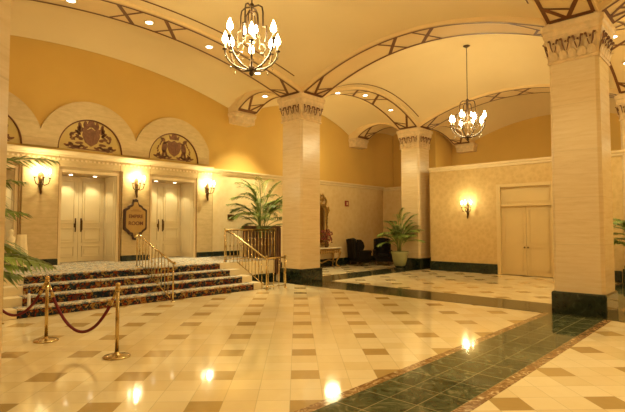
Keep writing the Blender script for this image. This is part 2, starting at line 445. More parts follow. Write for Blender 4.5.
# baseboards
struct('baseboard_left',MB().box(10.85,19.9,WY-.05,WY,0,.33),M['black'],bevel=.008)
struct('baseboard_left',MB().box(9.68,10.85,WY-.04,WY,PZ,PZ+.17),M['black'],bevel=.008)
struct('baseboard_back',MB().box(BX-.05,BX,DY1+.02,9.66,0,.36).box(BX-.05,BX,3.1,DY0-.02,0,.36).box(BX-.05,BX,-3.6,2.1,0,.36),M['black'],bevel=.008)
struct('baseboard_back',MB().box(19.88,19.95,9.66,WY-.06,0,.33).box(18.2,19.95,9.65,9.70,0,.36),M['black'],bevel=.008)
# ------------------------------------------------------------------ portals
for i,c in enumerate(PC):
    # pilaster to the left side of each opening and architrave lines
    t=trimn(MB().box(c-OW-.97,c-OW-.09,WY-.07,WY,PZ,3.36),M['stone'],bevel=.012)
    f=MB(); f.box(c-OW-.08,c-OW,WY-.035,WY,PZ,HEAD+.08).box(c+OW,c+OW+.08,WY-.035,WY,PZ,HEAD+.08).box(c-OW,c+OW,WY-.035,WY,HEAD,HEAD+.08)
    t=trimn(f,M['trim'],bevel=.01)
    struct('jamb_line',MB().box(c-OW-.095,c-OW-.08,WY-.075,WY-.03,PZ,3.74).box(c+OW+.08,c+OW+.095,WY-.075,WY-.03,PZ,3.62),M['tan'],t)
    struct('baseboard_left',MB().box(c-OW-.99,c-OW-.085,WY-.13,WY-.03,PZ,PZ+.17),M['black'],bevel=.02)
    # reveal soffit panel
    # archivolt
    R0,R1=.90,1.40; zc=3.86
    av=MB(); n=48; vs=[]
    for j in range(n+1):
        a=PI*j/n
        for R in (R0,R0+.035,R1):
            x=R*math.cos(a); z=R*math.sin(a)*(1.0)
            if R==R1: x=max(-1.32,min(1.32,x))
            for d in (0,.06): vs.append((c+x,WY-.0-d,zc+z))
    fs=[]
    for j in range(n):
        b0=j*6;b1=b0+6
        for q,r_ in ((1,3),(3,5),(5,4),(0,1)): fs.append((b0+q,b0+r_,b1+r_,b1+q))
    av.add(vs,fs); 
    trimn(av,M['stone'])
# right hand end pilaster
trimn(MB().box(PC[2]+OW+.09,9.62,WY-.07,WY,PZ,3.36),M['stone'],bevel=.012)
struct('baseboard_left',MB().box(PC[2]+OW+.085,9.64,WY-.13,WY-.03,PZ,PZ+.17),M['black'],bevel=.02)
trimn(MB().box(9.60,9.615,WY-.075,WY,PZ,3.62),M['tan'])
# lunettes with painted crests
def blob(mb,pts,r,y): # chain of thin discs
    pass
def disc(mb,x,z,rx,rz,rot=0,n=14,t=.006):
    o=[]
    for j in range(n):
        a=2*PI*j/n; px=rx*math.cos(a);pz=rz*math.sin(a)
        o.append((x+px*math.cos(rot)-pz*math.sin(rot),z+px*math.sin(rot)+pz*math.cos(rot)))
    mb.poly(o,'y',-t)
def crest(mb,mb2,kind):
    # shield
    sh=[(-.17,.62),(-.19,.42),(-.13,.24),(0,.13),(.13,.24),(.19,.42),(.17,.62),(.08,.58),(0,.64),(-.08,.58)]
    mb2.poly(sh,'y',-.012)
    for j in range(5): mb.poly([(-.14+.06*j,.22+abs(j-2)*.04),(-.125+.06*j,.22+abs(j-2)*.04),(-.125+.06*j,.57),(-.14+.06*j,.57)],'y',-.016)
    # crown
    mb.poly([(-.12,.66),(.12,.66),(.15,.80),(.08,.74),(.05,.85),(0,.76),(-.05,.85),(-.08,.74),(-.15,.80)],'y',-.01)
    disc(mb,0,.80,.035,.05)
    for s in (-1,1):
        if kind==0:   # plumes and scrolls around the shield
            for a,r in ((.5,.30),(.8,.36),(1.15,.34),(.2,.30),(-.3,.27),(.65,.22),(1.0,.24),(-.7,.34),(1.3,.27)):
                disc(mb,s*math.cos(a)*r*.95,.42+math.sin(a)*r*1.0,.085,.036,s*(a+.6) if s>0 else PI-(a+.6))
            for a in range(7):
                disc(mb,s*(.22+.035*a),.30+.05*((a*3)%4),.045,.022,a*1.3)
            for a in range(9):
                th=-.5+a*.33; disc(mb,s*(.33+.09*math.cos(th*1.7)),.28+a*.045,.035,.022,a)
        else:         # two standing supporters
            disc(mb,s*.27,.40,.07,.18,s*.12); disc(mb,s*.30,.62,.055,.06); disc(mb,s*.34,.66,.04,.022,s*.3)
            disc(mb,s*.22,.55,.09,.025,-s*.6); disc(mb,s*.30,.20,.035,.11,s*.2); disc(mb,s*.22,.20,.03,.1,-s*.2)
            for a in range(6): disc(mb,s*(.40+.05*math.sin(a*.9)),.2+a*.07,.02,.04,s*.3)
        # leafy base
        for a in range(8):
            disc(mb,s*(.12+a*.055),.09+.04*math.sin(a*1.3),.065,.028,s*(.5 if a%2 else -.5))
        disc(mb2,s*.42,.16,.06,.035,s*.5); disc(mb2,s*.30,.10,.08,.03,s*.2)
    mb.poly([(-.5,.03),(.5,.03),(.42,.07),(0,.055),(-.42,.07)],'y',-.008)
names=['painted lunette with a brown crest, partly hidden by the left column','arched lunette painted with a plumed shield crest above the middle doors','arched lunette painted with a crest held by two standing figures, above the right doors']
for i,c in enumerate(PC):
    t=thing('crest_lunette',names[i],'mural',(c,WY-.008,3.86))
    o=[(.86*math.cos(PI*j/32),.86*math.sin(PI*j/32)) for j in range(33)]
    obj('panel',MB().poly(o,'y',.01),M['lun'],t)
    obj('rim',MB().tube([(.885*math.cos(PI*j/40),-.03,.885*math.sin(PI*j/40)) for j in range(41)],.022,6),M['brown'],t,True)
    a,b_=MB(),MB(); crest(a,b_,0 if i<2 else 1)
    S_=1.3
    for q in (a,b_): q.v=[(x*S_,y-.002,z*S_*.80) for x,y,z in q.v]
    p=obj('crest',a,M['crest'],t); obj('shield',b_,M['crest2'],p)
# doors
def door_pair(name,c,mat,handles=True):
    D=WY+RD-.05
    root=struct(name,MB().box(c-OW+.0,c+OW,D+.045,D+.095,PZ,HEAD-.002),mat)
    for s in (-1,1):
        x0,x1=(c-OW+.01,c-.004) if s<0 else (c+.004,c+OW-.01)
        lf=struct('door_leaf',MB().box(x0,x1,D,D+.045,PZ+.01,HEAD-.01),mat,root)
        pm=MB()
        for z0,z1 in ((PZ+.14,PZ+.46),(PZ+.56,PZ+1.0),(PZ+1.12,HEAD-.14)):
            for (a,b,cc,d) in ((x0+.1,x1-.1,z0,z0+.03),(x0+.1,x1-.1,z1-.03,z1),(x0+.1,x0+.13,z0,z1),(x1-.13,x1-.1,z0,z1)): pm.box(a,b,D-.034,D,cc,d)
            pm.box(x0+.17,x1-.17,D-.02,D,z0+.08,z1-.08)
        struct('panel_moulding',pm,mat,lf,bevel=.004)
        if handles:
            hx=c+s*.09; h=MB().tube([(hx,D-.005,PZ+.90),(hx,D-.07,PZ+.94),(hx,D-.07,PZ+1.20),(hx,D-.005,PZ+1.24)],0.012,8)
            h.box(hx-.03,hx+.03,D-.012,D,PZ+.87,PZ+1.27)
            struct('door_handle',h,M['bronze'],lf)
    return root
for i,c in enumerate(PC): door_pair('door_%d'%(i+1),c,M['door'])
# side reveal panels on the right-hand reveal of each portal
for c in PC:
    pm=MB()
    for z0,z1 in ((PZ+.14,PZ+1.0),(PZ+1.12,HEAD-.14)):
        X=c+OW; y0,y1=WY+.14,WY+RD-.2
        for (a,b,cc,d) in ((y0,y1,z0,z0+.03),(y0,y1,z1-.03,z1),(y0,y0+.03,z0,z1),(y1-.03,y1,z0,z1)): pm.box(X-.02,X,a,b,cc,d)
    pm.box(c+OW-.008,c+OW,WY+.03,WY+RD-.06,PZ,HEAD)
    trimn(pm,M['door'])
# double doors in the low partition
root=struct('door_4',MB().box(BX+.14,BX+.2,DY0,DY1,0,3.22),M['bdoor'])
fr=MB().box(BX-.05,BX+.1,DY1-.10,DY1+.05,0,3.27).box(BX-.05,BX+.1,DY0-.05,DY0+.10,0,3.27).box(BX-.05,BX+.1,DY0+.1,DY1-.1,3.15,3.27).box(BX-.03,BX+.1,DY0+.1,DY1-.1,2.46,2.54)
struct('door_frame',fr,M['bdoor'],root,bevel=.01)
struct('transom_panel',MB().box(BX+.06,BX+.13,DY0+.1,DY1-.1,2.54,3.15).box(BX+.045,BX+.07,DY0+.18,DY1-.18,2.62,3.07),M['bdoor'],root,bevel=.006)
for s in (-1,1):
    a,b=(DY0+.1,5.935) if s<0 else (5.945,DY1-.1)
    lf=struct('door_leaf',MB().box(BX+.06,BX+.12,a,b,.02,2.46),M['bdoor'],root)
    pm=MB()
    for z0,z1 in ((.18,1.0),(1.14,2.32)):
        for (p,q,r_,t_) in ((a+.1,b-.1,z0,z0+.03),(a+.1,b-.1,z1-.03,z1),(a+.1,a+.13,z0,z1),(b-.13,b-.1,z0,z1)): pm.box(BX+.045,BX+.06,p,q,r_,t_)
    struct('panel_moulding',pm,M['bdoor'],lf)
    hy=5.94+s*.06
    struct('door_handle',MB().ell((BX+.02,hy,1.0),(.03,.03,.03)).tube([(BX+.06,hy,1.0),(BX+.02,hy,1.0)],.012),M['bronze'],lf,True)
# ------------------------------------------------------------------ columns
def make_column(loc,label):
    t=thing('marble_column',label,'column',loc,0,None)
    obj('plinth',MB().ring([(.485,0),(.485,.40),(.470,.43)],.015),M['black'],t)
    obj('shaft',MB().ring([(.452,.43),(.447,5.04)],.06),M['trav'],t)
    cp=MB().ring([(.465,5.02),(.48,5.05),(.465,5.08),(.45,5.10),(.455,5.25),(.475,5.4),(.51,5.50),(.525,5.54)],.03)
    cap=obj('capital',cp,M['capital'],t)
    lv=MB(); dk=MB()
    for face in range(4):
        R=Matrix.Rotation(face*PI/2,4,'Z')
        def leaf(mb,x,z0,h,w,base,out,thin=0):
            def fn(a,b):
                ww=w*(math.sin(PI*min(1,.25+b*.75))**.8)*(1-.12*math.cos(b*14))
                return R@Vector((x+(a-.5)*ww,-(base+out*b**2+.012*math.cos((a-.5)*PI*3)),z0+h*(b-.25*b**4)))
            mb.grid(fn,6,8)
        for i in range(5): leaf(lv,-.34+.17*i,5.08,.21,.16,.47,.08)
        for i in range(4): leaf(lv,-.27+.18*i,5.20,.24,.13,.48,.08)
        # volute pairs: brown X-like scrolls
        for i in range(4):
            cx_=-.33+.22*i
            for s in (-1,1):
                pts=[]
                for j in range(12):
                    f=j/11; a=f*4.2
                    pts.append(R@Vector((cx_+s*(.015+.095*f-.03*f*max(0,math.sin(a-1.5))),-(.50+.05*f),5.24+.25*min(1,f*1.25)-.03*max(0,f-.7)*3)))
                dk.tube(pts,[.008+.013*j/11 for j in range(12)],5)
            for dz in (5.42,): dk.ell((0,0,0),(.022,.012,.022),6,4,R@Matrix.Translation((cx_,-.515,dz)))
            lv.ell((0,0,0),(.035,.02,.035),8,5,R@Matrix.Translation((cx_+.11,-.52,5.48)))
    obj('acanthus_leaves',lv,M['capital'],cap,True,solid=.012); obj('volutes',dk,M['brown'],cap)
    obj('abacus',MB().ring([(.515,5.54),(.535,5.57),(.54,5.66),(.57,5.70),(.575,5.80),(.50,5.805),(.50,5.86)],.05),M['capital'],t)
    return t
C1=make_column((10.78,2.58,0),'travertine column with black plinth at the right, nearest of those showing their base')
dup(C1,(10.78,10.58,0),None,'travertine column beside the stair railing, in the middle of the hall')
dup(C1,(17.7,10.58,0),None,'travertine column behind the palm in the sage pot, by the wing chairs')
dup(C1,(17.7,2.58,0),None,'travertine column at the right picture edge, behind the large nearest column')
dup(C1,(.095,2.58,0),None,'travertine column cut off by the left edge of the picture')
dup(C1,(.05,10.58,0),None,'travertine column standing at the far left end of the carpeted stairs')
# corbels
def corbel(loc,rz,label):
    t=thing('wall_corbel',label,'corbel',loc,rz,'plaster corbels carrying the arches')
    mb=MB(); pr=[(.38,-.36),(.41,-.34),(.42,-.12),(.45,-.09),(.46,0)]
    vs=[]
    for d,z in pr:
        w=d+.03
        vs+=[(-w,0,z),(-w,-d,z),(w,-d,z),(w,0,z)]
    fs=[(0,1,2,3)]
    for i in range(len(pr)-1):
        for j in range(4): a=4*i+j;b=4*i+(j+1)%4; fs.append((a,b,b+4,a+4))
    fs.append(tuple(4*(len(pr)-1)+j for j in range(4))[::-1]); mb.add(vs,fs); mb.box(-.44,.44,-.42,0,0,.06)
    obj('bracket',mb,M['capital'],t,bevel=.01); return t
corbel((10.78,WY+.02,5.8),0,'plaster corbel on the left wall, nearest the central column')
corbel((17.7,WY+.02,5.8),0,'plaster corbel on the left wall above the wing chairs')
corbel((BKX,10.45,5.8),-PI/2,'plaster corbel on the far wall, behind the far chandelier')
for X in (.05,10.78,17.7): trimn(MB().box(X-.475,X+.475,WY-.46,WY+.01,5.84,7.05),M['arch'])
trimn(MB().box(BKX-.46,BKX+.01,10.58-.475,10.58+.475,5.84,7.05),M['arch'])
# recessed downlights
for i,p in enumerate(spots):
    near=' '.join([])
    t=thing('recessed_downlight','round recessed downlight set in the soffit of a stencilled ceiling arch','light',(p[0],p[1],p[2]-.005),0,'downlights in the arch soffits')
    obj('trim_ring',MB().lathe([(.085,-.012),(.115,-.012),(.12,.0),(.085,.004)],24),M['trim'],t,True)
    obj('lens',MB().lathe([(.001,-.016),(.083,-.014),(.083,0)],20),M['down'],t)
# ------------------------------------------------------------------ platform and stairs
PX1=10.15
pl=MB().box(-3.2,PX1,11.14,WY+RD,0,PZ-.012)
struct('platform_base',pl,M['nose']); bpy.data.objects['platform_base'].name='trim_platform'
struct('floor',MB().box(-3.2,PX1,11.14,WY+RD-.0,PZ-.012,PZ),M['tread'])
struct('baseboard_front',MB().box(8.82,PX1+.02,11.11,11.14,0,.28).box(PX1,PX1+.03,11.1,WY,0,.28),M['black'])
st=thing('carpeted_staircase','four wide steps with dark floral carpet and pale stone ends','stairs',(0,0,0))
Ys=[10.10,10.43,10.77,11.10]; XR=[8.80,8.66,8.50,8.40]; XL=[2.40,2.58,2.68,2.78]
for i in range(4):
    z0=i*PZ/4; z1=(i+1)*PZ/4
    yend=11.12
    s_=obj('step',MB().box(XL[i],XR[i],Ys[i],11.16 if i<3 else 11.35,z0,z1-.001),M['nose'],st,bevel=.01)
    xl,xr=XL[i]+.35,XR[i]-.37
    ye=(Ys[i+1] if i<3 else 11.4)
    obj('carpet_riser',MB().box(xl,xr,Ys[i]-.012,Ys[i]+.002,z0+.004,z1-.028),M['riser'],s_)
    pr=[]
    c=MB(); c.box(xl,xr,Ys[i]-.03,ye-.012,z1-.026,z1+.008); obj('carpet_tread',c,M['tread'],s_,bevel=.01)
# ------------------------------------------------------------------ brass railings
def baluster(mb,x,y,z0,z1,r=.011):
    mb.tube([(x,y,z0),(x,y,z1)],r,6)
    zm=(z0+z1)/2; mb.ell((x,y,zm),(.024,.024,.04),6,4)
def stair_rail(X,label):
    t=thing('brass_stair_rail',label,'railing',(X,0,0),0)
    y0,y1=11.5,9.82
    top=lambda y:.90+(y-y1)*(1.55-.90)/(y0-y1)
    obj('handrail',MB().tube([(0,y0+.1,1.44),(0,y0+.13,1.50),(0,y0+.08,1.56),(0,y0,1.55),(0,y1,.90),(0,y1-.12,.90),(0,y1-.15,.87)],.024,8),M['brass'],t,True)
    bot=lambda y:max(.03,.06+(y-10.0)*(PZ+.02)/(1.35))
    obj('bottom_rail',MB().tube([(0,11.3,PZ+.04),(0,9.9,.10)],.014,6),M['brass'],t,True)
    nb=10
    for i in range(nb):
        y=11.35-(11.35-9.98)*i/(nb-1); m=MB(); zb=PZ+.05-(11.3-y)*(PZ-.06)/1.4 if y<11.3 else PZ+.05
        baluster(m,0,y,zb,top(y)); obj('baluster',m,M['brass'],t,True)
    for y,z in ((11.5,PZ),(9.76,0)):
        m=MB().tube([(0,y,z),(0,y,top(y) if y>10 else .9)],.018,8).lathe([(.045,0),(.045,.012),(.02,.03)],12,(0,y,z)); obj('post',m,M['brass'],t,True)
    return t
r1=stair_rail(5.78,'brass stair railing rising up the middle of the carpeted steps')
r2=dup(r1,(2.42,0,0),None,'brass stair railing at the left end of the carpeted steps')
t=thing('brass_landing_rail','brass railing along the landing edge, turning down the right end of the steps','railing',(0,0,0))
XRr=8.62
obj('handrail',MB().tube([(10.25,11.2,1.63),(8.36,11.2,1.63),(8.28,11.2,1.60)],.024,8).tube([(8.36,11.25,1.60),(8.44,11.0,1.50),(XRr,9.86,.88),(XRr+.06,9.80,.86),(9.35,9.80,.86)],.024,8),M['brass'],t,True)
obj('bottom_rail',MB().tube([(10.25,11.2,PZ+.08),(8.28,11.2,PZ+.08)],.012,6).tube([(XRr,9.8,.08),(9.35,9.8,.08)],.012,6).tube([(8.58,11.0,.70),(XRr,9.86,.12)],.012,6),M['brass'],t,True)
for i in range(15):
    m=MB(); baluster(m,8.33+.135*i,11.2,PZ,1.63); obj('baluster',m,M['brass'],t,True)
for i in range(8):
    y=10.95-.14*i; m=MB(); baluster(m,XRr,y,.02 if i>6 else .14+(y-9.86)*.43,.86+(y-9.83)*.56); obj('baluster',m,M['brass'],t,True)
for i in range(4):
    m=MB(); baluster(m,XRr+.08+.2*i,9.8,0,.86); obj('baluster',m,M['brass'],t,True)
for x,y,z0,z1 in ((8.28,11.2,PZ,1.63),(10.2,11.2,PZ,1.63),(XRr+.02,9.8,0,.88),(9.35,9.8,0,.88)):
    obj('post',MB().tube([(x,y,z0),(x,y,z1)],.02,8).lathe([(.05,0),(.05,.012),(.02,.03)],12,(x,y,z0)).ell((x,y,z1+.03),(.03,.03,.03),8,6),M['brass'],t,True)
# ------------------------------------------------------------------ stanchions and ropes
def stanchion(loc,label):
    t=thing('rope_stanchion',label,'stanchion',loc)
    obj('base',MB().lathe([(.17,0),(.172,.012),(.16,.022),(.09,.032),(.035,.045),(.028,.07)],28),M['brass'],t,True)
    obj('pole',MB().lathe([(.024,.04),(.024,.90)],14),M['brass'],t,True)
    obj('collar',MB().lathe([(.026,.86),(.036,.87),(.036,.90),(.028,.91),(.028,.93),(.034,.94),(.03,.96),(.012,.975)],14),M['brass'],t,True)
    return t
s1=stanchion((2.86,6.20,0),'brass rope stanchion nearest the camera, standing on the tiled floor')
dup(s1,(2.53,7.84,0),None,'brass rope stanchion behind the nearest one, before the left end of the steps')
dup(s1,(2.05,9.45,0),None,'brass rope stanchion hidden past the left picture edge')
def rope(a,b,low,label):
    t=thing('velvet_rope',label,'rope',a)
    a_=Vector((0,0,0)); b_=Vector(b)-Vector(a); P=[]
    for i in range(25):
        f=i/24; p=a_.lerp(b_,f); p.z-= (1-(2*f-1)**2)**.9*low; P.append(p)
    d=b_.normalized()
    obj('rope_cord',MB().tube(P[1:-1],.021,10),M['ropes'],t,True)
    obj('hook',MB().tube([P[0],P[1],P[2]],[.012,.02,.027],8),M['brass'],t,True)
    obj('hook',MB().tube([P[-1],P[-2],P[-3]],[.012,.02,.027],8),M['brass'],t,True)
rope((2.865,6.24,.885),(2.535,7.80,.885),.65,'burgundy velvet rope sagging between the two brass stanchions in full view')
rope((2.52,7.88,.885),(2.06,9.41,.885),.57,'burgundy velvet rope running left from the far stanchion, before the stair end')
b=thing('slim_bottle','tiny slim white bottle with blue cap on the bottom step','bottle',(2.98,10.22,PZ/4+.01))
obj('body',MB().lathe([(.028,0),(.03,.02),(.03,.22),(.018,.26)],12),M['white'],b,True)
obj('cap',MB().lathe([(.019,.26),(.019,.31),(.015,.32)],12),M['blue'],b,True)
# ------------------------------------------------------------------ palms
def frond(mb,az,elev,length,droop,nl,ll,base=(0,0,0),wid=.03,rnd=random):
    d=Vector((math.cos(az),math.sin(az),0)); side=Vector((-math.sin(az),math.cos(az),0))
    P=[];n=14
    p=Vector(base); e=elev
    for i in range(n+1):
        P.append(p.copy()); f=i/n; e=elev-droop*f**1.4
        p=p+(d*math.cos(e)+Vector((0,0,1))*math.sin(e))*(length/n)
    mb.tube(P,[.011*(1-.8*i/n)+.002 for i in range(n+1)],4)
    for j in range(nl):
        f=.28+.72*j/(nl-1); q=f*n; i=min(n-1,int(q)); pt=P[i].lerp(P[i+1],q-i); tg=(P[i+1]-P[i]).normalized()
        L_=ll*(math.sin(PI*(.18+.78*(f-.28)/.72))**.7)*rnd.uniform(.85,1.1)
        for s in (-1,1):
            dr=(tg*.75+side*s*rnd.uniform(.75,.95)+Vector((0,0,rnd.uniform(-.15,.12)))).normalized()
            w=dr.cross(Vector((0,0,1)));
            w=(w.normalized() if w.length>.05 else side)*wid*.5
            m1=pt+dr*L_*.45; tip=pt+dr*L_+Vector((0,0,-L_*.28))
            mb.add([pt-w*.4,pt+w*.4,m1+w,m1-w,tip],[(0,1,2,3),(3,2,4)])
def palm(loc,label,pot,h,n,length,seed,ll=.3,spread=1.0,azr=None,group=None,stemz=0.0):
    rnd=random.Random(seed)
    t=thing('potted_palm',label,'plant',loc,0,group)
    pz=pot(t)
    sm=MB()
    for i in range(7):
        a=rnd.uniform(0,2*PI); sm.tube([(0.07*math.cos(a),.07*math.sin(a),pz-.05),(.12*math.cos(a),.12*math.sin(a),pz+.35*h),(.17*math.cos(a),.17*math.sin(a),pz+.6*h)],[.022,.018,.012],6)
    obj('stem',sm,M['stem'],t,True)
    for i in range(n):
        az=(i*2.399+rnd.uniform(-.3,.3)) if azr is None else rnd.uniform(*azr)
        lev=((i*7)%n)/n
        m=MB(); el=math.radians(22+62*lev)+rnd.uniform(-.1,.1)
        frond(m,az,el,length*rnd.uniform(.8,1.1)*spread,rnd.uniform(.7,1.5),22,ll,(.12*math.cos(az),.12*math.sin(az),pz+h*rnd.uniform(.12,.55)),.034,rnd)
        obj('frond',m,M['leaf'],t)
    return t
def pot_round(t):
    p=obj('pot',MB().lathe([(.20,0),(.22,.02),(.29,.25),(.33,.50),(.35,.58),(.34,.62),(.30,.62),(.29,.55)],24),M['glaze'],t,True)
    obj('soil',MB().lathe([(.29,.50),(.29,.56)],20),M['soil'],p); 
    return .56
def pot_round_stand(t):
    obj('stand',MB().lathe([(.24,0),(.24,.05),(.17,.08),(.17,.10),(.23,.14),(.22,.16)],20),M['black'],t,True)
    p=obj('pot',MB().lathe([(.20,.16),(.22,.18),(.29,.40),(.33,.62),(.36,.70),(.35,.74),(.31,.74),(.30,.68)],24),M['glaze'],t,True)
    obj('soil',MB().lathe([(.30,.62),(.30,.69)],20),M['soil'],p)
    return .69
def pot_basket(t):
    p=obj('pot',MB().lathe([(.26,0),(.29,.03),(.36,.35),(.40,.62),(.42,.66),(.38,.66),(.36,.58)],24),M['wood'],t,True)
    obj('soil',MB().lathe([(.36,.52),(.36,.6)],20),M['soil'],p)
    return .6
palm((16.5,10.6,0),'palm in a sage green glazed pot beside the wing chairs',pot_round_stand,1.95,40,.85,3,.34)
palm((10.62,12.3,PZ),'tall palm on the landing behind the brass rail, beside the central column',pot_basket,2.3,44,1.15,11,.40)
palm((15.95,2.45,0),'palm at the right picture edge behind the nearest column',pot_round,1.9,36,1.0,5,.36)
palm((.33,5.05,0),'palm whose fronds reach in from the left picture edge',pot_basket,2.45,52,1.25,21,.36)
# slatted planter screen behind the rail
t=thing('slatted_wood_box','dark brown slatted wooden box standing behind the landing palm','planter',(10.3,12.95,0))
KZ=PZ
obj('box_body',MB().box(-.62,.75,-.2,.3,KZ if False else .0,1.72),M['wood'],t)
sl=MB()
for i in range(14): sl.box(-.60+.1*i,-.54+.1*i,-.225,-.2,.05,1.68)
obj('slats',sl,M['wood'],t); obj('cap',MB().box(-.65,.78,-.24,.33,1.72,1.76),M['wood'],t,bevel=.008)
t.location=(11.25,13.05,PZ-.70)
# ------------------------------------------------------------------ things at the far left on the landing
t=thing('draped_stand','narrow stand draped in ivory cloth by the left door, behind the palm fronds','stand',(3.62,13.1,PZ))
def drape(a,b):
    th=2*PI*a; r=.11+.05*b+.02*b*math.sin(9*th); return (r*math.cos(th),r*math.sin(th),.82*(1-b))
obj('cloth',MB().grid(drape,48,8),M['linen'],t,True); obj('top',MB().lathe([(.10,.80),(.115,.81),(.11,.825)],20),M['linen'],t)
t=thing('ivory_statuette','slim pale standing statuette beside the draped stand','statuette',(3.36,12.95,PZ))
obj('figure',MB().lathe([(.09,0),(.10,.05),(.07,.25),(.10,.5),(.075,.62),(.10,.74),(.04,.80),(.06,.87),(.045,.94),(.01,.96)],16),M['linen'],t,True)
# ------------------------------------------------------------------ sign
t=thing('shaped_wall_sign','gold wall sign with dark scalloped frame between the two door pairs','sign',(6.80,WY-.16,1.94))
half=[(0,.62),(.07,.60),(.08,.52),(.11,.46),(.20,.42),(.24,.36),(.35,.30),(.36,.26),(.36,-.26),(.35,-.30),(.24,-.38),(.20,-.44),(.11,-.46),(.08,-.52),(.07,-.60),(0,-.62)]
outl=half+[(-x,z) for x,z in half[::-1][1:-1]]
obj('frame',MB().poly(outl,'y',.08),M['signr'],t,bevel=.006)
inn=[(x*.84,z*.85) for x,z in outl]
fc=obj('face',MB().poly(inn,'y',.01),M['signf'],t,loc=(0,-.011,0))
def text(s,size,z,par,name='lettering'):
    cu=bpy.data.curves.new(name,'FONT'); cu.body=s; cu.size=size; cu.align_x='CENTER'; cu.align_y='CENTER'; cu.extrude=.003; cu.offset=.004
    o=bpy.data.objects.new(name,cu); col.objects.link(o)
    dg=bpy.context.evaluated_depsgraph_get(); me=bpy.data.meshes.new_from_object(o.evaluated_get(dg)); bpy.data.objects.remove(o)
    me.materials.clear(); me.materials.append(M['letter'])
    o=bpy.data.objects.new(name,me); col.objects.link(o); o.rotation_euler=(PI/2,0,0); o.location=(0,-.014,z); o.parent=par; return o
text('EMPIRE',.145,.09,t); text('ROOM',.155,-.12,t)
obj('ornament_line',MB().box(-.16,.16,-.016,-.01,.25,.262).box(-.10,.10,-.016,-.01,.285,.295),M['letter'],t)
# plaques
t=thing('wall_plaque','small square bronze plaque on the wall left of the landing palm','plaque',(10.45,WY,2.07))
obj('plate',MB().box(-.14,.14,-.02,0,-.10,.10).box(-.11,.11,-.026,-.02,-.07,.07),M['bronze'],t,bevel=.004)
t=thing('alarm_box','small dark red box high on the wall above the wing chairs','alarm',(17.03,WY,2.8))
obj('housing',MB().box(-.12,.12,-.05,0,-.13,.13),M['red'],t,bevel=.008)
obj('front_plate',MB().box(-.05,.05,-.06,-.05,-.07,.07),M['capital'],t)
# ------------------------------------------------------------------ sconces
def sconce(loc,rz,label):
    t=thing('wall_sconce',label,'sconce',loc,rz,None)
    obj('backplate',MB().poly([(0,.20),(.05,.15),(.06,.05),(.035,-.1),(.045,-.2),(.02,-.3),(0,-.36),(-.02,-.3),(-.045,-.2),(-.035,-.1),(-.06,.05),(-.05,.15)],'y',-.03),M['bronze'],t,bevel=.006)
    obj('pendant',MB().lathe([(.006,-.42),(.03,-.36),(.02,-.28),(.035,-.18),(.03,-.08),(.05,0),(.02,.06)],12,(0,-.06,0)),M['bronze'],t,True)
    for x,y in ((-.18,-.15),(0,-.25),(.18,-.15)):
        P=[(0,-.05,-.1),(x*.4,y*.5-.02,-.17),(x*.85,y*.9,-.13),(x,y,-.03),(x,y,.02)]
        a=obj('arm',MB().tube(P,.013,7).lathe([(.012,.0),(.045,.02),(.045,.03),(.02,.035)],12,(x,y,0)),M['bronze'],t,True)
        c=obj('candle',MB().lathe([(.014,.03),(.014,.13)],10,(x,y,0)),M['candle'],a,True)
        obj('bulb',MB().lathe([(.008,.13),(.026,.17),(.028,.20),(.014,.25),(.002,.28)],10,(x,y,0)),M['bulb'],a,True)
    return t
sc=sconce((4.20,WY-.07,2.98),0,'three candle bronze sconce on the pilaster left of the middle doors')
dup(sc,(6.84,WY-.07,3.0),0,'three candle bronze sconce on the pilaster above the shaped sign')
dup(sc,(9.38,WY-.07,3.02),0,'three candle bronze sconce on the pilaster right of the right doors')
dup(sc,(BX,8.05,2.45),-PI/2,'three candle bronze sconce on the partition left of the tan doors')
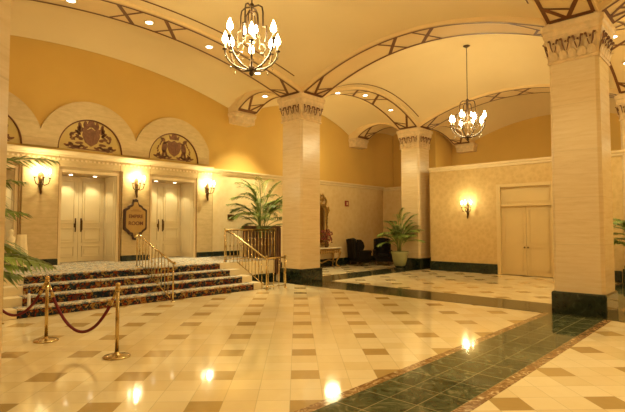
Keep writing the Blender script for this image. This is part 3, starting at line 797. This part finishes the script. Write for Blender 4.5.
# ------------------------------------------------------------------ chandeliers
def chandelier(loc,rod,label):
    t=thing('candle_chandelier',label,'chandelier',loc,0,'bronze candle chandeliers')  # origin = bottom finial
    top=rod
    obj('canopy',MB().lathe([(.02,top-.06),(.05,top-.05),(.11,top-.01),(.11,top)],20),M['iron'],t,True)
    obj('rod',MB().tube([(0,0,1.32),(0,0,top-.04)],.012,8),M['iron'],t,True)
    obj('stem',MB().lathe([(.0,.0),(.03,.02),(.045,.06),(.02,.10),(.05,.13),(.065,.17),(.03,.2),(.018,.3),(.018,.62),(.035,.66),(.018,.7),(.018,1.28),(.05,1.31),(.02,1.35)],14),M['iron'],t,True)
    for i in range(4):
        a=i*PI/2+.35; c,s=math.cos(a),math.sin(a)
        for rr,zt in ((.23,1.26),(.12,1.16)):
            P=[(.03,zt+.02),(rr*.6,zt+.03),(rr*.92,zt-.02),(rr,zt-.12),(rr,zt-.36)]
            if rr>.15: P+=[(rr+.005,.88),(.30,.87),(.305,.80),(.30,.70),(.28,.60)]
            else: P+=[(rr,.80),(.15,.70)]
            obj('cage_bar',MB().tube([(r_*c,r_*s,z) for r_,z in P],.016,6),M['iron'],t,True)
    na=8
    for i in range(na):
        a=2*PI*i/na+.1; c,s=math.cos(a),math.sin(a)
        R=.53 if i%2==0 else .47; ztop=.55 if i%2==0 else .46
        P=[]
        for j in range(13):
            f=j/12; th=-PI/2+f*PI/2
            P.append((.05+(R-.05)*math.cos(th)*1.0,.12+(ztop-.12)*(1+math.sin(th))))
        P=[( .04,.12)]+[(.04+(R-.04)*math.sin(f*PI/2),.12+(ztop-.12)*(1-math.cos(f*PI/2))) for f in [j/11 for j in range(1,12)]]
        ar=obj('arm',MB().tube([(r_*c,r_*s,z) for r_,z in P],.017,6).lathe([(.012,0),(.05,.015),(.05,.025),(.02,.03)],12,(R*c,R*s,ztop)),M['iron'],t,True)
        # scroll ribbon inside
        Q=[(.24+.0,.66),(.20,.60),(.24,.54),(.32,.52),(.36,.44),(.30,.36),(.22,.38)]
        obj('scroll',MB().tube([(r_*c,r_*s,z) for r_,z in Q],.009,5),M['iron'],ar,True)
        obj('candle',MB().lathe([(.015,.03),(.015,.12)],10,(R*c,R*s,ztop)),M['candle'],ar,True)
        obj('bulb',MB().lathe([(.012,.12),(.052,.165),(.055,.21),(.028,.29),(.002,.35)],10,(R*c,R*s,ztop)),M['bulb'],ar,True)
        for rr,zz in ((R,ztop-.06),(R*.8,.20)):
            obj('crystal_drop',MB().lathe([(.001,-.075),(.016,-.05),(.012,-.02),(.003,0)],6,(rr*c,rr*s,zz)),M['crystal'],ar)
    for i in range(3):
        a=2*PI*i/3+.5; x,y=.13*math.cos(a),.13*math.sin(a)
        ar=obj('inner_candle',MB().tube([(.02*math.cos(a),.02*math.sin(a),.60),(x*.8,y*.8,.60),(x,y,.66)],.01,6).lathe([(.02,0),(.03,.01)],8,(x,y,.66)).lathe([(.014,0),(.014,.09)],8,(x,y,.67)),M['iron'],t,True)
        obj('bulb',MB().lathe([(.010,0),(.03,.04),(.032,.07),(.016,.12),(.002,.16)],10,(x,y,.76)),M['bulb'],ar,True)
    return t
ch=chandelier((5.42,6.58,4.42),3.05,'large near bronze chandelier, cut off by the top of the picture')
c2=dup(ch,(14.2,6.58,4.42),None,'far bronze candle chandelier hanging on its long rod, fully in view')
# ------------------------------------------------------------------ console, mirror, flowers
t=thing('console_table','gilded console table with pale marble top against the wall under the mirror','table',(15.0,13.5,0))
obj('tabletop',MB().box(-1.42,1.42,-.25,.25,.80,.85),M['marbletop'],t,bevel=.01)
ap=MB(); ap.box(-1.36,1.36,-.22,.22,.72,.80)
for i in range(13): ap.lathe([(.02,0),(.06,.03),(.05,.09),(.01,.12)],8,(-1.2+.2*i,-.21,.60))
obj('apron',ap,M['gilt'],t)
for sx in (-1,1):
    for sy in (-1,1):
        P=[(sx*1.28,sy*.16,.74),(sx*1.36,sy*.2,.62),(sx*1.30,sy*.16,.42),(sx*1.16,sy*.1,.25),(sx*1.14,sy*.1,.10),(sx*1.24,sy*.16,.03),(sx*1.30,sy*.18,.03)]
        obj('leg',MB().tube(P,[.06,.065,.045,.035,.035,.04,.035],10),M['gilt'],t,True)
obj('stretcher',MB().tube([(-1.16,0,.22),(-.6,0,.32),(0,0,.20),(.6,0,.32),(1.16,0,.22)],.03,8),M['gilt'],t,True)
t.scale=(.72,1,1)
t=thing('gilt_mirror','tall mirror in carved gilded frame with pierced crest above the console','mirror',(15.0,WY,0))
obj('glass',MB().poly([(-.52,1.05),(.52,1.05),(.52,2.42),(.40,2.58),(0,2.66),(-.40,2.58),(-.52,2.42)],'y',-.03),M['mirror'],t)
fr=MB(); O=[(-.62,.98),(.62,.98),(.64,2.45),(.50,2.66),(0,2.78),(-.50,2.66),(-.64,2.45)]
I=[(-.52,1.05),(.52,1.05),(.52,2.42),(.40,2.58),(0,2.66),(-.40,2.58),(-.52,2.42)]
vs=[];n=7
for yy in (0,-.07):
    for q in (O,I): vs+=[(x,yy,z) for x,z in q]
fs=[]
for i in range(n):
    j=(i+1)%n; fs+=[(14+i,14+j,21+j,21+i),(i,j,14+j,14+i),(7+i,21+i,21+j,7+j)]
fr.add(vs,fs)
rnd=random.Random(4)
for i in range(60):
    f=i/60*7; a=int(f); q=f-a; x=O[a][0]*(1-q)+O[(a+1)%7][0]*q; z=O[a][1]*(1-q)+O[(a+1)%7][1]*q
    fr.ell((x,-.05,z),(rnd.uniform(.03,.075),.03,rnd.uniform(.03,.08)),7,5)
for s in (-1,1):
    for P in ([(0,2.78),(.15,2.95),(.3,2.92),(.33,2.8),(.25,2.76)],[(.5,2.66),(.60,2.85),(.50,3.0),(.38,2.94),(.42,2.85)],[(.15,2.85),(.22,3.05),(.12,3.18),(.02,3.22)],[(.64,2.3),(.76,2.45),(.72,2.6),(.62,2.55)],[(.33,2.9),(.42,3.05),(.34,3.15),(.26,3.08)]):
        fr.tube([(s*x,-.05,z) for x,z in P],[.045,.04,.035,.03,.02][:len(P)],7)
fr.ell((0,-.06,3.08),(.10,.04,.18),10,7)
obj('frame',fr,M['gilt'],t,True)
t=thing('flower_arrangement','dark vase of dried reddish flowers on the console table','flowers',(15.22,13.42,.852))
obj('vase',MB().lathe([(.06,0),(.08,.02),(.11,.12),(.07,.2),(.09,.25)],16),M['bronze'],t,True)
rnd=random.Random(2); fl=MB(); sm=MB()
for i in range(110):
    a=rnd.uniform(0,2*PI); r=rnd.uniform(0,.30); z=rnd.uniform(.3,.8)-r*.4
    fl.ell((r*math.cos(a),r*math.sin(a),z),(rnd.uniform(.02,.045),)*3,6,4); 
    if i%3==0: sm.tube([(0,0,.2),(r*math.cos(a)*.4,r*math.sin(a)*.4,z*.6),(r*math.cos(a),r*math.sin(a),z)],.005,4)
obj('blossoms',fl,M['flower'],t,True); obj('stems',sm,M['stem'],t)
# ------------------------------------------------------------------ wing chairs (local: faces -Y)
def wing(loc,rz,label):
    t=thing('wing_chair',label,'armchair',loc,rz,None)
    obj('seat_base',MB().box(-.34,.34,-.36,.34,.16,.36),M['leather'],t,bevel=.03)
    obj('seat_cushion',MB().box(-.29,.29,-.40,.22,.36,.50),M['leather'],t,bevel=.05)
    prof=[]
    def back(a,b):
        x=(a-.5)*2; z=.34+b*.84+.05*math.cos(x*PI/2)*b
        return (x*.33,.26+.10*b-.03*math.cos(x*PI),z)
    bk=MB().grid(back,12,10); obj('backrest',bk,M['leather'],t,True,solid=.13)
    for s in (-1,1):
        obj('wing',MB().poly([(.36,.60),(.30,.62),(.02,.70),(-.04,.86),(.02,1.04),(.14,1.16),(.36,1.18)],'x',.09,Matrix.Translation((s*.335-.045,0,0))),M['leather'],t,bevel=.03)
        obj('armrest',MB().box(s*.36-.06,s*.36+.06,-.36,.30,.30,.60).tube([(s*.36,-.38,.61),(s*.36,.25,.63)],.075,12),M['leather'],t,True if False else False,bevel=.02)
        for y in (-.32,.30):
            obj('leg',MB().tube([(s*.30,y,.18),(s*.31,y-.02,.10),(s*.31,y*1.05,.0)],[.035,.025,.018],8),M['wood'],t,True)
    return t
w1=wing((17.1,13.1,0),math.radians(70),'black leather wing chair against the left wall, facing right towards the other')
dup(w1,(18.1,12.55,0),math.radians(-50),'black leather wing chair beside the sage green palm pot')
# ------------------------------------------------------------------ lights
WARM=(1,.885,.47)
def point(loc,p,r=.1,c=WARM):
    l=bpy.data.lights.new('lamp','POINT'); l.energy=p; l.color=c; l.shadow_soft_size=r
    o=bpy.data.objects.new('lamp',l); col.objects.link(o); o.location=loc; return o
def spotl(loc,p,ang=75,blend=.6,r=.06,c=(1,.90,.54)):
    l=bpy.data.lights.new('spot','SPOT'); l.energy=p; l.color=c; l.spot_size=math.radians(ang); l.spot_blend=blend; l.shadow_soft_size=r
    o=bpy.data.objects.new('spot',l); col.objects.link(o); o.location=loc; return o
for x,y,q in ((5.42,6.58,300),(14.2,6.58,150)): point((x,y,4.98),q,.22)
for x,y in ((5.42,-.6),(14.2,-.6)): point((x,y,4.9),185 if x<9 else 290,.5)  # fill lamps added in the unseen rear bays, without fixtures
point((-1.5,6.5,4.8),25,.5)  # added fill in the unseen bay past the left column, no fixture
for x,y,z in ((4.20,WY-.30,3.2),(6.84,WY-.30,3.22),(9.38,WY-.30,3.24)): point((x,y,z),44,.045)
point((BX-.28,8.05,2.68),26,.07)
for p in spots: spotl((p[0],p[1],p[2]-.05),1150 if p[1]>11 else 140,84 if p[1]>11 else 75)
for c in PC:
    for d in (-.34,.34): spotl((c+d,WY+.5,HEAD-.03),26,95,.5,.03)
for c in PC:
    for d in (-.34,.34):
        t=thing('portal_downlight','small recessed downlight in the soffit over a cream double door','light',(c+d,WY+.5,HEAD),0,'downlights over the cream doors')
        obj('lens',MB().lathe([(.001,-.012),(.05,-.01),(.05,0)],16),M['down'],t)
# cove glow on top of the low partition and over landing
for y in (4.5,8.2): point((20.2,y,4.6),26,.3)
point((20.6,10.4,4.6),16,.3); point((20,-.5,4.6),20,.3)
for x in (2,5.5,8.5): point((x,12.6,4.9),10,.3)
point((14.3,12.3,4.7),75,.3)  # not a cove: added fill to lift the upper wall between columns
w=bpy.data.worlds.new('World'); scn.world=w; w.use_nodes=True
w.node_tree.nodes['Background'].inputs[0].default_value=(1,.88,.48,1); w.node_tree.nodes['Background'].inputs[1].default_value=.15
# ------------------------------------------------------------------ camera
f=475; A=math.radians(43.1); P=math.atan(21.5/475)
cam=bpy.data.cameras.new('camera'); cam.sensor_width=36; cam.lens=f/625*36; cam.clip_end=200
co=bpy.data.objects.new('camera',cam); col.objects.link(co); co.location=(0,0,1.7)
co.rotation_euler=(PI/2+P,0,A-PI/2)
scn.camera=co
scn.view_settings.view_transform='Standard'; scn.view_settings.look='None'; scn.view_settings.exposure=0; scn.view_settings.gamma=1
